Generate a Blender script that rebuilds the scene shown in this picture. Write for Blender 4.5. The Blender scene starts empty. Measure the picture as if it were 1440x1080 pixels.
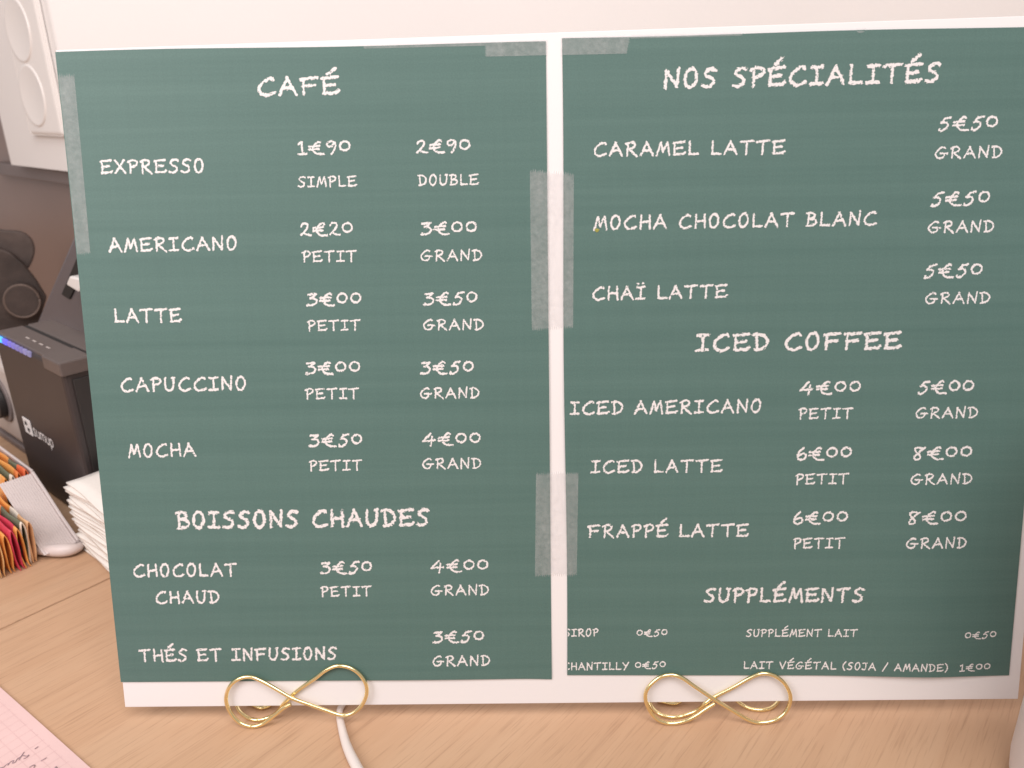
import bpy, bmesh, math, random
import numpy as np
from mathutils import Vector, Matrix
R_ = math.radians
random.seed(4)
SC = bpy.context.scene
COL = SC.collection

# ---------------------------------------------------------------- camera
cam_d = bpy.data.cameras.new('camera'); cam = bpy.data.objects.new('camera', cam_d); COL.objects.link(cam)
cam_d.sensor_width = 36.0; cam_d.lens = 27.5; cam_d.clip_start = 0.01; cam_d.clip_end = 50
_right = Vector((0.99978258, 0.00897947, -0.01881903))
_up = Vector((0.01444824, 0.35241318, 0.93573297))
_fwd = Vector((-0.01503446, 0.93580143, -0.35220682))
m = Matrix((_right, _up, -_fwd)).transposed().to_4x4()
m.translation = (0.19833813, -0.30361389, 0.28888244)
cam.matrix_world = m
cam_d.dof.use_dof = True; cam_d.dof.focus_distance = 0.375; cam_d.dof.aperture_fstop = 13.0
SC.camera = cam

# ---------------------------------------------------------------- light (an indoor close-up: soft window light from the left, room fill)
world = bpy.data.worlds.new('World'); SC.world = world; world.use_nodes = True
bg = world.node_tree.nodes['Background']
bg.inputs[0].default_value = (1.0, 0.925, 0.915, 1); bg.inputs[1].default_value = 0.47

def area(name, loc, target, size, power, color):
    d = bpy.data.lights.new(name, 'AREA'); d.shape = 'RECTANGLE'; d.size = size[0]; d.size_y = size[1]
    d.energy = power; d.color = color
    o = bpy.data.objects.new(name, d); COL.objects.link(o); o.location = loc
    o.rotation_euler = (Vector(target) - Vector(loc)).to_track_quat('-Z', 'Y').to_euler()
    return o
area('window_light', (-0.42, -0.46, 0.66), (0.05, 0.05, 0.2), (0.45, 0.55), 4.9, (1.0, 0.93, 0.92))
area('ceiling_light', (0.40, -0.75, 1.50), (0.15, 0.35, 0.40), (1.0, 0.8), 18.0, (1.0, 0.94, 0.915))

SC.view_settings.view_transform = 'Standard'
try: SC.view_settings.look = 'None'
except Exception: pass
SC.view_settings.exposure = 0.0; SC.view_settings.gamma = 1.0
SC.view_settings.use_curve_mapping = False
SC.render.engine = 'CYCLES'
SC.cycles.use_denoising = True
SC.cycles.max_bounces = 8

# ---------------------------------------------------------------- helpers
def tag(o, label=None, cat=None, group=None, kind=None):
    if label: o['label'] = label
    if cat: o['category'] = cat
    if group: o['group'] = group
    if kind: o['kind'] = kind
    return o
def empty(name, loc, rot=(0, 0, 0)):
    o = bpy.data.objects.new(name, None); o.empty_display_size = 0.01
    o.location = loc; o.rotation_euler = rot; COL.objects.link(o); return o
def mesh(name, verts, faces, mat=None, parent=None, smooth=False, loc=None, rot=None):
    me = bpy.data.meshes.new(name); me.from_pydata([tuple(v) for v in verts], [], faces); me.update()
    if mat: me.materials.append(mat)
    if smooth:
        for p in me.polygons: p.use_smooth = True
    o = bpy.data.objects.new(name, me); COL.objects.link(o)
    if parent: o.parent = parent
    if loc is not None: o.location = loc
    if rot is not None: o.rotation_euler = rot
    return o
def from_bm(name, bm, mat=None, parent=None, smooth=False, loc=None, rot=None):
    me = bpy.data.meshes.new(name); bm.to_mesh(me); bm.free()
    if mat: me.materials.append(mat)
    if smooth:
        for p in me.polygons: p.use_smooth = True
    o = bpy.data.objects.new(name, me); COL.objects.link(o)
    if parent: o.parent = parent
    if loc is not None: o.location = loc
    if rot is not None: o.rotation_euler = rot
    return o
def box_bm(x0, x1, y0, y1, z0, z1, bev=0.0, seg=2):
    bm = bmesh.new(); bmesh.ops.create_cube(bm, size=1)
    for v in bm.verts:
        v.co = Vector(((x0 + x1) / 2 + v.co.x * (x1 - x0), (y0 + y1) / 2 + v.co.y * (y1 - y0), (z0 + z1) / 2 + v.co.z * (z1 - z0)))
    if bev: bmesh.ops.bevel(bm, geom=bm.edges[:], offset=bev, segments=seg, profile=0.5, affect='EDGES')
    return bm
def prism_bm(pts, axis, lo, hi, bev=0.0):
    """closed outline extruded along an axis ('x','y','z')"""
    bm = bmesh.new()
    def P(a, b, t):
        return {'x': (t, a, b), 'y': (a, t, b), 'z': (a, b, t)}[axis]
    A = [bm.verts.new(P(a, b, lo)) for a, b in pts]; B = [bm.verts.new(P(a, b, hi)) for a, b in pts]
    n = len(pts); bm.faces.new(A); bm.faces.new(B[::-1])
    for i in range(n): bm.faces.new((A[i], B[i], B[(i + 1) % n], A[(i + 1) % n]))
    bmesh.ops.recalc_face_normals(bm, faces=bm.faces[:])
    if bev: bmesh.ops.bevel(bm, geom=bm.edges[:], offset=bev, segments=2, profile=0.5, affect='EDGES')
    return bm
def catmull(pts, n=8, closed=False):
    pts = [np.array(p, float) for p in pts]; out = []
    N = len(pts)
    for i in range(N if closed else N - 1):
        if closed: p0, p1, p2, p3 = pts[i - 1], pts[i], pts[(i + 1) % N], pts[(i + 2) % N]
        else: p0, p1, p2, p3 = pts[max(i - 1, 0)], pts[i], pts[i + 1], pts[min(i + 2, N - 1)]
        for k in range(n):
            t = k / n
            out.append(.5 * ((2 * p1) + (-p0 + p2) * t + (2 * p0 - 5 * p1 + 4 * p2 - p3) * t * t + (-p0 + 3 * p1 - 3 * p2 + p3) * t ** 3))
    if not closed: out.append(pts[-1])
    return out
def tube(path, r, sides=12):
    """vertices, faces of a round tube with parallel-transported rings and closed ends"""
    P = [Vector(p) for p in path]; V = []; F = []
    T = [(P[min(i + 1, len(P) - 1)] - P[max(i - 1, 0)]).normalized() for i in range(len(P))]
    n = T[0].orthogonal().normalized()
    for i, p in enumerate(P):
        n = (n - T[i] * n.dot(T[i])).normalized(); b = T[i].cross(n)
        rr = r(i / (len(P) - 1)) if callable(r) else r
        for k in range(sides):
            a = 2 * math.pi * k / sides
            V.append(p + (n * math.cos(a) + b * math.sin(a)) * rr)
    for i in range(len(P) - 1):
        for k in range(sides):
            k2 = (k + 1) % sides
            F.append((i * sides + k, i * sides + k2, (i + 1) * sides + k2, (i + 1) * sides + k))
    F.append(tuple(range(sides))[::-1]); F.append(tuple((len(P) - 1) * sides + k for k in range(sides)))
    return V, F
def vnoise(x, y, seed=0):
    """smooth value noise in 0..1 on numpy arrays"""
    xi = np.floor(x).astype(np.int64); yi = np.floor(y).astype(np.int64); fx = x - xi; fy = y - yi
    fx = fx * fx * (3 - 2 * fx); fy = fy * fy * (3 - 2 * fy)
    def h(a, b):
        n = (a * 374761393 + b * 668265263 + seed * 974634777) & 0xffffffff
        n = ((n ^ (n >> 13)) * 1274126177) & 0xffffffff
        return ((n ^ (n >> 16)) & 0xffff) / 65535.0
    return (h(xi, yi) * (1 - fx) + h(xi + 1, yi) * fx) * (1 - fy) + (h(xi, yi + 1) * (1 - fx) + h(xi + 1, yi + 1) * fx) * fy

# ---------------------------------------------------------------- materials
def mat(name, color, rough=0.6, metal=0.0, spec=0.5, bump=None, var=None):
    """principled material; var=(scale, amount) mottles the colour, bump=(scale, strength, distance)"""
    m = bpy.data.materials.new(name); m.use_nodes = True; nt = m.node_tree; b = nt.nodes['Principled BSDF']
    b.inputs['Base Color'].default_value = (*color, 1); b.inputs['Roughness'].default_value = rough
    b.inputs['Metallic'].default_value = metal; b.inputs['Specular IOR Level'].default_value = spec
    tc = nt.nodes.new('ShaderNodeTexCoord')
    if var:
        n = nt.nodes.new('ShaderNodeTexNoise'); n.inputs['Scale'].default_value = var[0]; n.inputs['Detail'].default_value = 5
        nt.links.new(tc.outputs['Object'], n.inputs['Vector'])
        r = nt.nodes.new('ShaderNodeValToRGB')
        r.color_ramp.elements[0].position = .3; r.color_ramp.elements[1].position = .7
        r.color_ramp.elements[0].color = (*[c * (1 - var[1]) for c in color], 1)
        r.color_ramp.elements[1].color = (*[min(1, c * (1 + var[1])) for c in color], 1)
        nt.links.new(n.outputs['Fac'], r.inputs['Fac']); nt.links.new(r.outputs['Color'], b.inputs['Base Color'])
    if bump:
        n2 = nt.nodes.new('ShaderNodeTexNoise'); n2.inputs['Scale'].default_value = bump[0]; n2.inputs['Detail'].default_value = 4
        nt.links.new(tc.outputs['Object'], n2.inputs['Vector'])
        bp = nt.nodes.new('ShaderNodeBump'); bp.inputs['Strength'].default_value = bump[1]; bp.inputs['Distance'].default_value = bump[2]
        nt.links.new(n2.outputs['Fac'], bp.inputs['Height']); nt.links.new(bp.outputs['Normal'], b.inputs['Normal'])
    return m
def mapping(nt, scale, rotz=0.0):
    tc = nt.nodes.new('ShaderNodeTexCoord')
    mp0 = nt.nodes.new('ShaderNodeMapping'); mp0.inputs['Rotation'].default_value = (0, 0, rotz)
    mp = nt.nodes.new('ShaderNodeMapping'); mp.inputs['Scale'].default_value = scale
    nt.links.new(tc.outputs['Object'], mp0.inputs['Vector']); nt.links.new(mp0.outputs['Vector'], mp.inputs['Vector'])
    return mp.outputs['Vector']
def noise(nt, vec, scale, detail=4, rough=.5):
    n = nt.nodes.new('ShaderNodeTexNoise'); n.inputs['Scale'].default_value = scale; n.inputs['Detail'].default_value = detail
    n.inputs['Roughness'].default_value = rough; nt.links.new(vec, n.inputs['Vector']); return n.outputs['Fac']
def ramp(nt, fac, stops, interp='LINEAR'):
    r = nt.nodes.new('ShaderNodeValToRGB'); r.color_ramp.interpolation = interp
    while len(r.color_ramp.elements) < len(stops): r.color_ramp.elements.new(.5)
    for e, (p, c) in zip(r.color_ramp.elements, stops): e.position = p; e.color = (*c, 1)
    nt.links.new(fac, r.inputs['Fac']); return r.outputs['Color']
def mixc(nt, a, b, fac, mode='MIX'):
    n = nt.nodes.new('ShaderNodeMix'); n.data_type = 'RGBA'; n.blend_type = mode
    if isinstance(fac, float): n.inputs[0].default_value = fac
    else: nt.links.new(fac, n.inputs[0])
    for s, i in ((a, 6), (b, 7)):
        if isinstance(s, tuple): n.inputs[i].default_value = (*s, 1)
        else: nt.links.new(s, n.inputs[i])
    return n.outputs[2]

WHITE = mat('white_card', (.80, .775, .775), .55, spec=.4, bump=(900, .05, .0002))
INK = mat('printed_white', (.76, .735, .73), .5, spec=.3)
WALLM = mat('white_wall_paint', (.86, .83, .812), .6, bump=(350, .12, .0008), var=(6, .015))
PLASTIC_W = mat('white_plastic', (.87, .83, .80), .3, bump=(60, .03, .001))
NAPKIN = mat('napkin_paper', (.83, .78, .725), .9, spec=.1, bump=(700, .5, .0006), var=(40, .03))

def green_paper():
    m = bpy.data.materials.new('green_printed_paper'); m.use_nodes = True; nt = m.node_tree; b = nt.nodes['Principled BSDF']
    v1 = mapping(nt, (.5, 110.0, 1.0)); f1 = noise(nt, v1, 1.0, 3, .6)          # the printer's horizontal banding
    v2 = mapping(nt, (9.0, 420.0, 1.0)); f2 = noise(nt, v2, 1.0, 2, .5)
    v3 = mapping(nt, (420.0, 30.0, 1.0)); f3 = noise(nt, v3, 1.0, 2, .5)
    v4 = mapping(nt, (1400.0, 1400.0, 1.0)); f4 = noise(nt, v4, 1.0, 2, .6)
    c = ramp(nt, f1, [(.3, (.080, .154, .137)), (.7, (.093, .172, .153))])
    c = mixc(nt, c, ramp(nt, f2, [(.3, (.90, .92, .92)), (.7, (1.08, 1.06, 1.06))]), .4, 'MULTIPLY')
    c = mixc(nt, c, ramp(nt, f3, [(.3, (.93, .93, .93)), (.7, (1.05, 1.05, 1.05))]), .25, 'MULTIPLY')
    c = mixc(nt, c, ramp(nt, f4, [(.3, (.86, .86, .86)), (.7, (1.12, 1.12, 1.12))]), .5, 'MULTIPLY')
    nt.links.new(c, b.inputs['Base Color'])
    b.inputs['Roughness'].default_value = .52; b.inputs['Specular IOR Level'].default_value = .42
    bp = nt.nodes.new('ShaderNodeBump'); bp.inputs['Strength'].default_value = .12; bp.inputs['Distance'].default_value = .0002
    nt.links.new(f4, bp.inputs['Height']); nt.links.new(bp.outputs['Normal'], b.inputs['Normal'])
    return m
GREEN = green_paper()

def tape_mat(name, fac, tint):
    m = bpy.data.materials.new(name); m.use_nodes = True; nt = m.node_tree; b = nt.nodes['Principled BSDF']
    v = mapping(nt, (520, 520, 520)); f = noise(nt, v, 1.0, 4, .75)
    v2 = mapping(nt, (160, 40, 160)); f2 = noise(nt, v2, 1.0, 2, .6)
    c = ramp(nt, f, [(.3, tuple(t * .55 for t in tint)), (.7, tint)])
    nt.links.new(c, b.inputs['Base Color']); b.inputs['Roughness'].default_value = .55
    t = nt.nodes.new('ShaderNodeBsdfTransparent'); mx = nt.nodes.new('ShaderNodeMixShader')
    r = ramp(nt, f2, [(.25, (fac * .75,) * 3), (.75, (fac * 1.2,) * 3)])
    nt.links.new(r, mx.inputs[0]); nt.links.new(t.outputs[0], mx.inputs[1]); nt.links.new(b.outputs[0], mx.inputs[2])
    nt.links.new(mx.outputs[0], nt.nodes['Material Output'].inputs[0]); return m
TAPE = tape_mat('matte_clear_tape', .215, (.92, .90, .91))

def wood():
    m = bpy.data.materials.new('light_oak_laminate'); m.use_nodes = True; nt = m.node_tree; b = nt.nodes['Principled BSDF']
    rz = -R_(51.0)
    va = mapping(nt, (2.2, 26, 1), rz); fa = noise(nt, va, 1.0, 5, .6)
    vb = mapping(nt, (7.0, 170, 1), rz); fb = noise(nt, vb, 1.0, 4, .65)
    vc = mapping(nt, (38.0, 900, 1), rz); fc = noise(nt, vc, 1.0, 2, .6)
    vd = mapping(nt, (3, 3, 1), rz); fd = noise(nt, vd, 1.0, 2, .5)
    c = ramp(nt, fa, [(.28, (.50, .308, .188)), (.5, (.54, .345, .217)), (.75, (.565, .38, .248))])
    c = mixc(nt, c, ramp(nt, fb, [(.3, (.82, .79, .77)), (.46, (1, 1, 1)), (.8, (1.04, 1.04, 1.04))]), .6, 'MULTIPLY')
    c = mixc(nt, c, ramp(nt, fc, [(.28, (.70, .66, .63)), (.46, (1, 1, 1))]), .55, 'MULTIPLY')
    c = mixc(nt, c, ramp(nt, fd, [(.3, (.94, .93, .92)), (.7, (1.04, 1.04, 1.04))]), .8, 'MULTIPLY')
    nt.links.new(c, b.inputs['Base Color'])
    b.inputs['Roughness'].default_value = .5; b.inputs['Specular IOR Level'].default_value = .35
    bp = nt.nodes.new('ShaderNodeBump'); bp.inputs['Strength'].default_value = .15; bp.inputs['Distance'].default_value = .0004
    nt.links.new(fc, bp.inputs['Height']); nt.links.new(bp.outputs['Normal'], b.inputs['Normal'])
    return m
WOOD = wood()
SEAM = mat('board_joint', (.47, .29, .175), .7, var=(300, .2))
GOLD = mat('polished_brass_wire', (.94, .79, .43), .19, 1.0, bump=(400, .02, .0005))
CABLE = mat('white_cable_sheath', (.74, .665, .625), .45, bump=(300, .05, .0005))
BLACK = mat('brown_black_plastic', (.038, .030, .030), .42, spec=.5, bump=(1500, .1, .0002), var=(20, .1))
BLACK2 = mat('matte_black_plastic', (.026, .023, .023), .5, bump=(1500, .1, .0002), var=(20, .1))
DARK = mat('dark_slot', (.010, .009, .009), .6, var=(30, .1))
LIDM = mat('grey_brown_lid_plastic', (.115, .092, .085), .42, bump=(1500, .1, .0002), var=(20, .08))
TAUPE = mat('taupe_gloss_panel', (.25, .172, .146), .3, spec=.45, bump=(30, .02, .001), var=(6, .05))
MIDGREY = mat('mid_grey', (.20, .165, .16), .5, var=(20, .05))
SLAB = mat('grey_lilac_plastic', (.115, .10, .108), .4, var=(15, .06), bump=(900, .08, .0003))
LGREY = mat('light_grey_plastic', (.52, .46, .43), .45, var=(12, .05), bump=(900, .08, .0003))
FROST = mat('frosted_white_plastic', (.66, .58, .56), .4, bump=(90, .05, .001), var=(30, .04))
PINK = mat('pink_paper', (.70, .495, .475), .8, spec=.15, bump=(800, .15, .0003), var=(30, .02))
PENCIL = mat('pen_ink', (.30, .20, .22), .7, var=(600, .4))
GRID = mat('grid_ink', (.655, .445, .435), .8, var=(200, .08))
CUP = mat('white_soft_plastic', (.72, .655, .645), .5, bump=(30, .1, .002), var=(15, .03))

TEXT = [
  (0, 'heading', 'CAFÉ', 86.14, 270.61, 121.47, 270.75, 7.86),
  (0, 'item_name', 'EXPRESSO', 14.71, 239.59, 60.26, 239.28, 6.17),
  (0, 'price', '1€90', 101.56, 245.99, 124.85, 246.16, 5.81),
  (0, 'size_word', 'SIMPLE', 100.86, 232.3, 126.97, 232.26, 4.83),
  (0, 'price', '2€90', 153.32, 245.64, 176.81, 245.81, 5.8),
  (0, 'size_word', 'DOUBLE', 153.33, 232.09, 180.19, 231.98, 4.82),
  (0, 'item_name', 'AMERICANO', 14.89, 205.85, 72.2, 205.77, 6.36),
  (0, 'price', '2€20', 100.74, 211.33, 124.08, 211.4, 6.0),
  (0, 'size_word', 'PETIT', 100.85, 199.99, 125.29, 199.9, 5.13),
  (0, 'price', '3€00', 153.8, 210.89, 178.76, 210.84, 5.99),
  (0, 'size_word', 'GRAND', 153.4, 199.74, 180.79, 199.41, 4.97),
  (0, 'item_name', 'LATTE', 14.69, 174.47, 45.1, 174.25, 6.55),
  (0, 'price', '3€00', 101.59, 180.51, 126.39, 180.37, 6.14),
  (0, 'size_word', 'PETIT', 101.39, 169.39, 125.49, 169.31, 5.05),
  (0, 'price', '3€50', 153.92, 179.93, 178.25, 180.02, 6.13),
  (0, 'size_word', 'GRAND', 153.54, 169.1, 180.82, 168.67, 5.04),
  (0, 'item_name', 'CAPUCCINO', 14.39, 142.89, 71.86, 142.72, 6.73),
  (0, 'price', '3€00', 99.12, 149.54, 124.45, 149.49, 6.25),
  (0, 'size_word', 'PETIT', 98.66, 138.24, 123.42, 138.15, 5.26),
  (0, 'price', '3€50', 151.45, 148.86, 175.9, 148.89, 6.24),
  (0, 'size_word', 'GRAND', 151.06, 137.95, 178.12, 137.66, 5.19),
  (0, 'item_name', 'MOCHA', 14.64, 112.0, 46.46, 112.29, 6.58),
  (0, 'price', '3€50', 98.89, 115.83, 123.78, 115.86, 6.37),
  (0, 'size_word', 'PETIT', 98.43, 104.53, 123.34, 104.55, 5.25),
  (0, 'price', '4€00', 151.26, 115.79, 178.27, 115.76, 6.22),
  (0, 'size_word', 'GRAND', 150.89, 104.93, 178.21, 104.7, 5.21),
  (0, 'heading', 'BOISSONS CHAUDES', 34.26, 77.22, 153.46, 77.26, 8.84),
  (0, 'item_name', 'CHOCOLAT', 11.82, 53.69, 61.48, 53.66, 6.75),
  (0, 'item_name', 'CHAUD', 21.34, 40.17, 52.14, 40.26, 6.64),
  (0, 'price', '3€50', 100.82, 54.1, 125.51, 54.25, 6.44),
  (0, 'size_word', 'PETIT', 100.4, 42.83, 124.89, 42.92, 5.43),
  (0, 'price', '4€00', 153.16, 54.36, 180.42, 54.4, 6.35),
  (0, 'size_word', 'GRAND', 152.78, 42.9, 180.44, 42.81, 5.35),
  (0, 'item_name', 'THÉS ET INFUSIONS', 10.54, 10.46, 106.68, 10.81, 6.81),
  (0, 'price', '3€50', 152.91, 18.71, 177.61, 18.9, 6.26),
  (0, 'size_word', 'GRAND', 152.53, 7.12, 180.3, 7.07, 5.44),
  (1, 'heading', 'NOS SPÉCIALITÉS', 259.8, 270.34, 376.61, 270.75, 8.36),
  (1, 'item_name', 'CARAMEL LATTE', 229.99, 243.05, 312.42, 242.5, 6.17),
  (1, 'price', '5€50', 377.15, 250.79, 402.42, 250.96, 6.15),
  (1, 'size_word', 'GRAND', 376.35, 239.47, 405.21, 239.33, 5.16),
  (1, 'item_name', 'MOCHA CHOCOLAT BLANC', 229.77, 211.87, 353.14, 211.69, 6.35),
  (1, 'price', '5€50', 376.19, 219.34, 401.47, 219.59, 6.28),
  (1, 'size_word', 'GRAND', 375.46, 208.1, 404.14, 207.98, 5.25),
  (1, 'item_name', 'CHAÏ LATTE', 229.44, 181.07, 289.39, 181.24, 6.29),
  (1, 'price', '5€50', 375.22, 188.43, 400.54, 188.57, 6.33),
  (1, 'size_word', 'GRAND', 376.43, 177.24, 404.9, 177.04, 5.18),
  (1, 'heading', 'ICED COFFEE', 275.58, 157.43, 367.37, 157.07, 8.32),
  (1, 'item_name', 'ICED AMERICANO', 218.96, 129.42, 305.81, 129.05, 6.42),
  (1, 'price', '4€00', 322.85, 137.05, 350.4, 137.04, 6.36),
  (1, 'size_word', 'PETIT', 322.83, 125.88, 347.44, 125.73, 5.27),
  (1, 'price', '5€00', 375.91, 136.54, 400.94, 136.7, 6.35),
  (1, 'size_word', 'GRAND', 375.54, 125.53, 403.54, 125.33, 5.26),
  (1, 'item_name', 'ICED LATTE', 228.43, 101.8, 289.19, 101.41, 6.41),
  (1, 'price', '6€00', 322.75, 106.49, 347.85, 106.69, 6.36),
  (1, 'size_word', 'PETIT', 322.56, 95.15, 347.01, 95.17, 5.28),
  (1, 'price', '8€00', 375.72, 106.05, 402.29, 106.3, 6.35),
  (1, 'size_word', 'GRAND', 375.03, 94.61, 403.19, 94.45, 5.27),
  (1, 'item_name', 'FRAPPÉ LATTE', 227.08, 70.7, 302.1, 70.29, 6.59),
  (1, 'price', '6€00', 322.35, 75.85, 347.56, 76.1, 6.47),
  (1, 'size_word', 'PETIT', 322.72, 64.2, 346.74, 64.26, 5.43),
  (1, 'price', '8€00', 375.16, 75.48, 401.9, 75.64, 6.46),
  (1, 'size_word', 'GRAND', 374.8, 63.93, 402.78, 63.8, 5.41),
  (1, 'heading', 'SUPPLÉMENTS', 281.97, 37.98, 356.97, 37.45, 7.47),
  (1, 'item_name', 'SIROP', 215.97, 21.35, 232.34, 21.43, 4.06),
  (1, 'price', '0€50', 250.42, 20.88, 265.09, 21.1, 3.84),
  (1, 'item_name', 'CHANTILLY', 215.18, 4.19, 246.91, 4.1, 4.05),
  (1, 'price', '0€50', 249.78, 4.33, 264.55, 4.67, 3.89),
  (1, 'item_name', 'SUPPLÉMENT LAIT', 302.3, 20.46, 354.89, 20.1, 3.98),
  (1, 'price', '0€50', 405.26, 18.36, 420.41, 18.64, 3.82),
  (1, 'item_name', 'LAIT VÉGÉTAL (SOJA / AMANDE)', 301.68, 4.09, 398.09, 2.57, 4.03),
  (1, 'price', '1€00', 403.75, 2.22, 418.83, 2.3, 3.88)]

# ---------------------------------------------------------------- lettering: a hand-drawn chalk alphabet, drawn as strokes and cut into rough-edged shapes
def el(cx, cy, rx, ry, a0, a1, n=14, tilt=0.0):
    o = []
    for k in range(n + 1):
        a = R_(a0 + (a1 - a0) * k / n); x = rx * math.cos(a); y = ry * math.sin(a)
        o.append((cx + x + tilt * y, cy + y))
    return o
def cv(*p): return [tuple(q) for q in catmull(p, 6)]
G = {
 'A': (.86, [[(.0, -.02), (.44, 1.0)], [(.40, 1.0), (.86, -.03)], [(.16, .34), (.70, .38)]]),
 'B': (.68, [[(.10, .02), (.14, 1.0)], cv((0, .93), (.35, 1.0), (.56, .84), (.46, .63), (.14, .53)), cv((.14, .53), (.5, .50), (.68, .28), (.5, .05), (.02, -.02))]),
 'C': (.84, [cv((.80, .90), (.72, .99), (.5, .93), (.22, .70), (.06, .40), (.12, .12), (.36, -.03), (.60, .0), (.84, .12))]),
 'D': (.78, [[(.15, .93), (.20, .02)], cv((0, .95), (.32, .99), (.62, .83), (.76, .52), (.62, .18), (.34, .0), (.08, -.02))]),
 'E': (.80, [[(.10, .93), (.09, .02)], [(.0, .90), (.30, .95), (.78, 1.0)], [(.09, .47), (.62, .54)], [(.04, .01), (.70, .04)], [(.66, .02), (.82, .15)]]),
 'F': (.84, [[(.14, .92), (.12, -.03)], [(.0, .88), (.40, .95), (.84, .97)], [(.12, .46), (.70, .52)]]),
 'G': (.98, [cv((.78, .90), (.66, .98), (.44, .92), (.14, .62), (.05, .34), (.20, .05), (.48, -.03), (.70, .12), (.76, .36)), [(.42, .42), (.98, .40)]]),
 'H': (.74, [[(.10, 1.0), (.07, -.02)], [(.70, 1.0), (.72, -.03)], [(.08, .46), (.70, .52)]]),
 'I': (.62, [[(.33, .95), (.31, .02)], [(.06, .94), (.62, .98)], [(.0, .0), (.60, .03)]]),
 'J': (.58, [cv((.42, .97), (.46, .40), (.36, .06), (.18, .0), (.0, .08)), [(.08, .95), (.58, .98)]]),
 'L': (.66, [[(.09, 1.0), (.08, .03)], [(.06, .02), (.66, .03)]]),
 'M': (.88, [[(.0, -.05), (.27, .97)], [(.27, .97), (.42, .22)], [(.42, .22), (.74, .98)], [(.74, .98), (.88, -.04)]]),
 'N': (.76, [[(.05, -.04), (.09, .98)], [(.09, .98), (.66, .02)], [(.66, .02), (.74, 1.06)]]),
 'O': (.72, [el(.36, .50, .30, .53, 115, 490, 26, .08), [(.28, .98), (.50, 1.02)]]),
 'P': (.66, [[(.15, .95), (.12, -.05)], cv((0, .86), (.22, .98), (.48, .99), (.66, .82), (.54, .58), (.15, .42))]),
 'R': (.78, [[(.15, .95), (.10, -.04)], cv((0, .86), (.22, .98), (.48, .99), (.64, .82), (.54, .60), (.17, .44)), [(.22, .46), (.78, -.08)]]),
 'S': (.66, [cv((.66, .92), (.50, 1.0), (.26, .93), (.12, .74), (.26, .58), (.50, .43), (.56, .22), (.42, .04), (.20, -.03), (.0, .05))]),
 'T': (.86, [[(.0, .92), (.40, .96), (.86, 1.0)], [(.43, .94), (.40, -.04)]]),
 'U': (.74, [cv((.09, 1.0), (.05, .50), (.10, .14), (.30, -.02), (.54, .10), (.66, .45), (.68, .96)), [(.58, 1.0), (.74, 1.02)]]),
 'V': (.78, [[(.0, 1.0), (.36, .0)], [(.36, .0), (.78, 1.06)]]),
 'X': (.74, [[(.02, 1.0), (.74, -.03)], [(.70, 1.02), (.0, .0)]]),
 'Y': (.78, [[(.0, 1.0), (.38, .48)], [(.78, 1.04), (.20, -.08)]]),
 '0': (.84, [el(.42, .585, .36, .37, 95, 470, 26, .05)]),
 '1': (.60, [[(.06, .82), (.30, 1.0)], [(.31, 1.0), (.29, .03)], [(.0, .0), (.60, .03)]]),
 '2': (.78, [cv((.08, .76), (.22, .97), (.48, .98), (.60, .80), (.46, .50), (.18, .18), (.04, .04)), cv((.04, .06), (.22, .16), (.46, .06), (.78, .0))]),
 '3': (.78, [[(.12, .90), (.72, .95)], [(.70, .94), (.38, .62)], cv((.26, .62), (.56, .58), (.74, .40), (.62, .14), (.34, .02), (.0, .0)), [(.0, .0), (.10, .10)]]),
 '4': (.98, [[(.60, 1.0), (.05, .36)], [(.0, .33), (.90, .40)], [(.70, .72), (.58, -.08)]]),
 '5': (.84, [[(.84, .99), (.48, .92)], [(.46, .94), (.22, .58)], cv((.20, .60), (.48, .62), (.66, .44), (.54, .14), (.28, -.03), (.06, -.02)), [(.06, -.02), (.08, .12)]]),
 '6': (.72, [cv((.50, 1.02), (.22, .72), (.06, .38), (.12, .08), (.38, .0), (.64, .16), (.66, .42), (.44, .52), (.14, .34))]),
 '8': (.86, [cv((.86, .98), (.60, .78), (.40, .52), (.16, .26), (.12, .06), (.34, -.02), (.52, .12), (.44, .40), (.22, .64), (.14, .86), (.34, .99), (.62, .93))]),
 '9': (.74, [cv((.62, .88), (.44, 1.0), (.18, .92), (.06, .72), (.20, .55), (.46, .64), (.64, .88), (.68, .62), (.56, .24), (.38, -.04))]),
 '€': (1.06, [cv((.88, .92), (.76, 1.0), (.56, .88), (.34, .62), (.28, .36), (.40, .12), (.66, -.02), (1.06, -.02)), [(.02, .61), (.78, .66)], [(.0, .36), (.74, .39)]]),
 '(': (.34, [cv((.34, 1.10), (.10, .80), (.02, .45), (.10, .10), (.28, -.14))]),
 ')': (.34, [cv((.0, 1.10), (.24, .80), (.32, .45), (.24, .10), (.06, -.14))]),
 '/': (.60, [[(.0, -.12), (.60, 1.08)]]),
}
G['É'] = (G['E'][0], G['E'][1] + [[(.32, 1.20), (.70, 1.52)], [(.30, 1.17), (.46, 1.26)]])
G['Ï'] = (G['I'][0], G['I'][1] + [[(.10, 1.22), (.12, 1.23)], [(.48, 1.24), (.50, 1.25)]])

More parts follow.
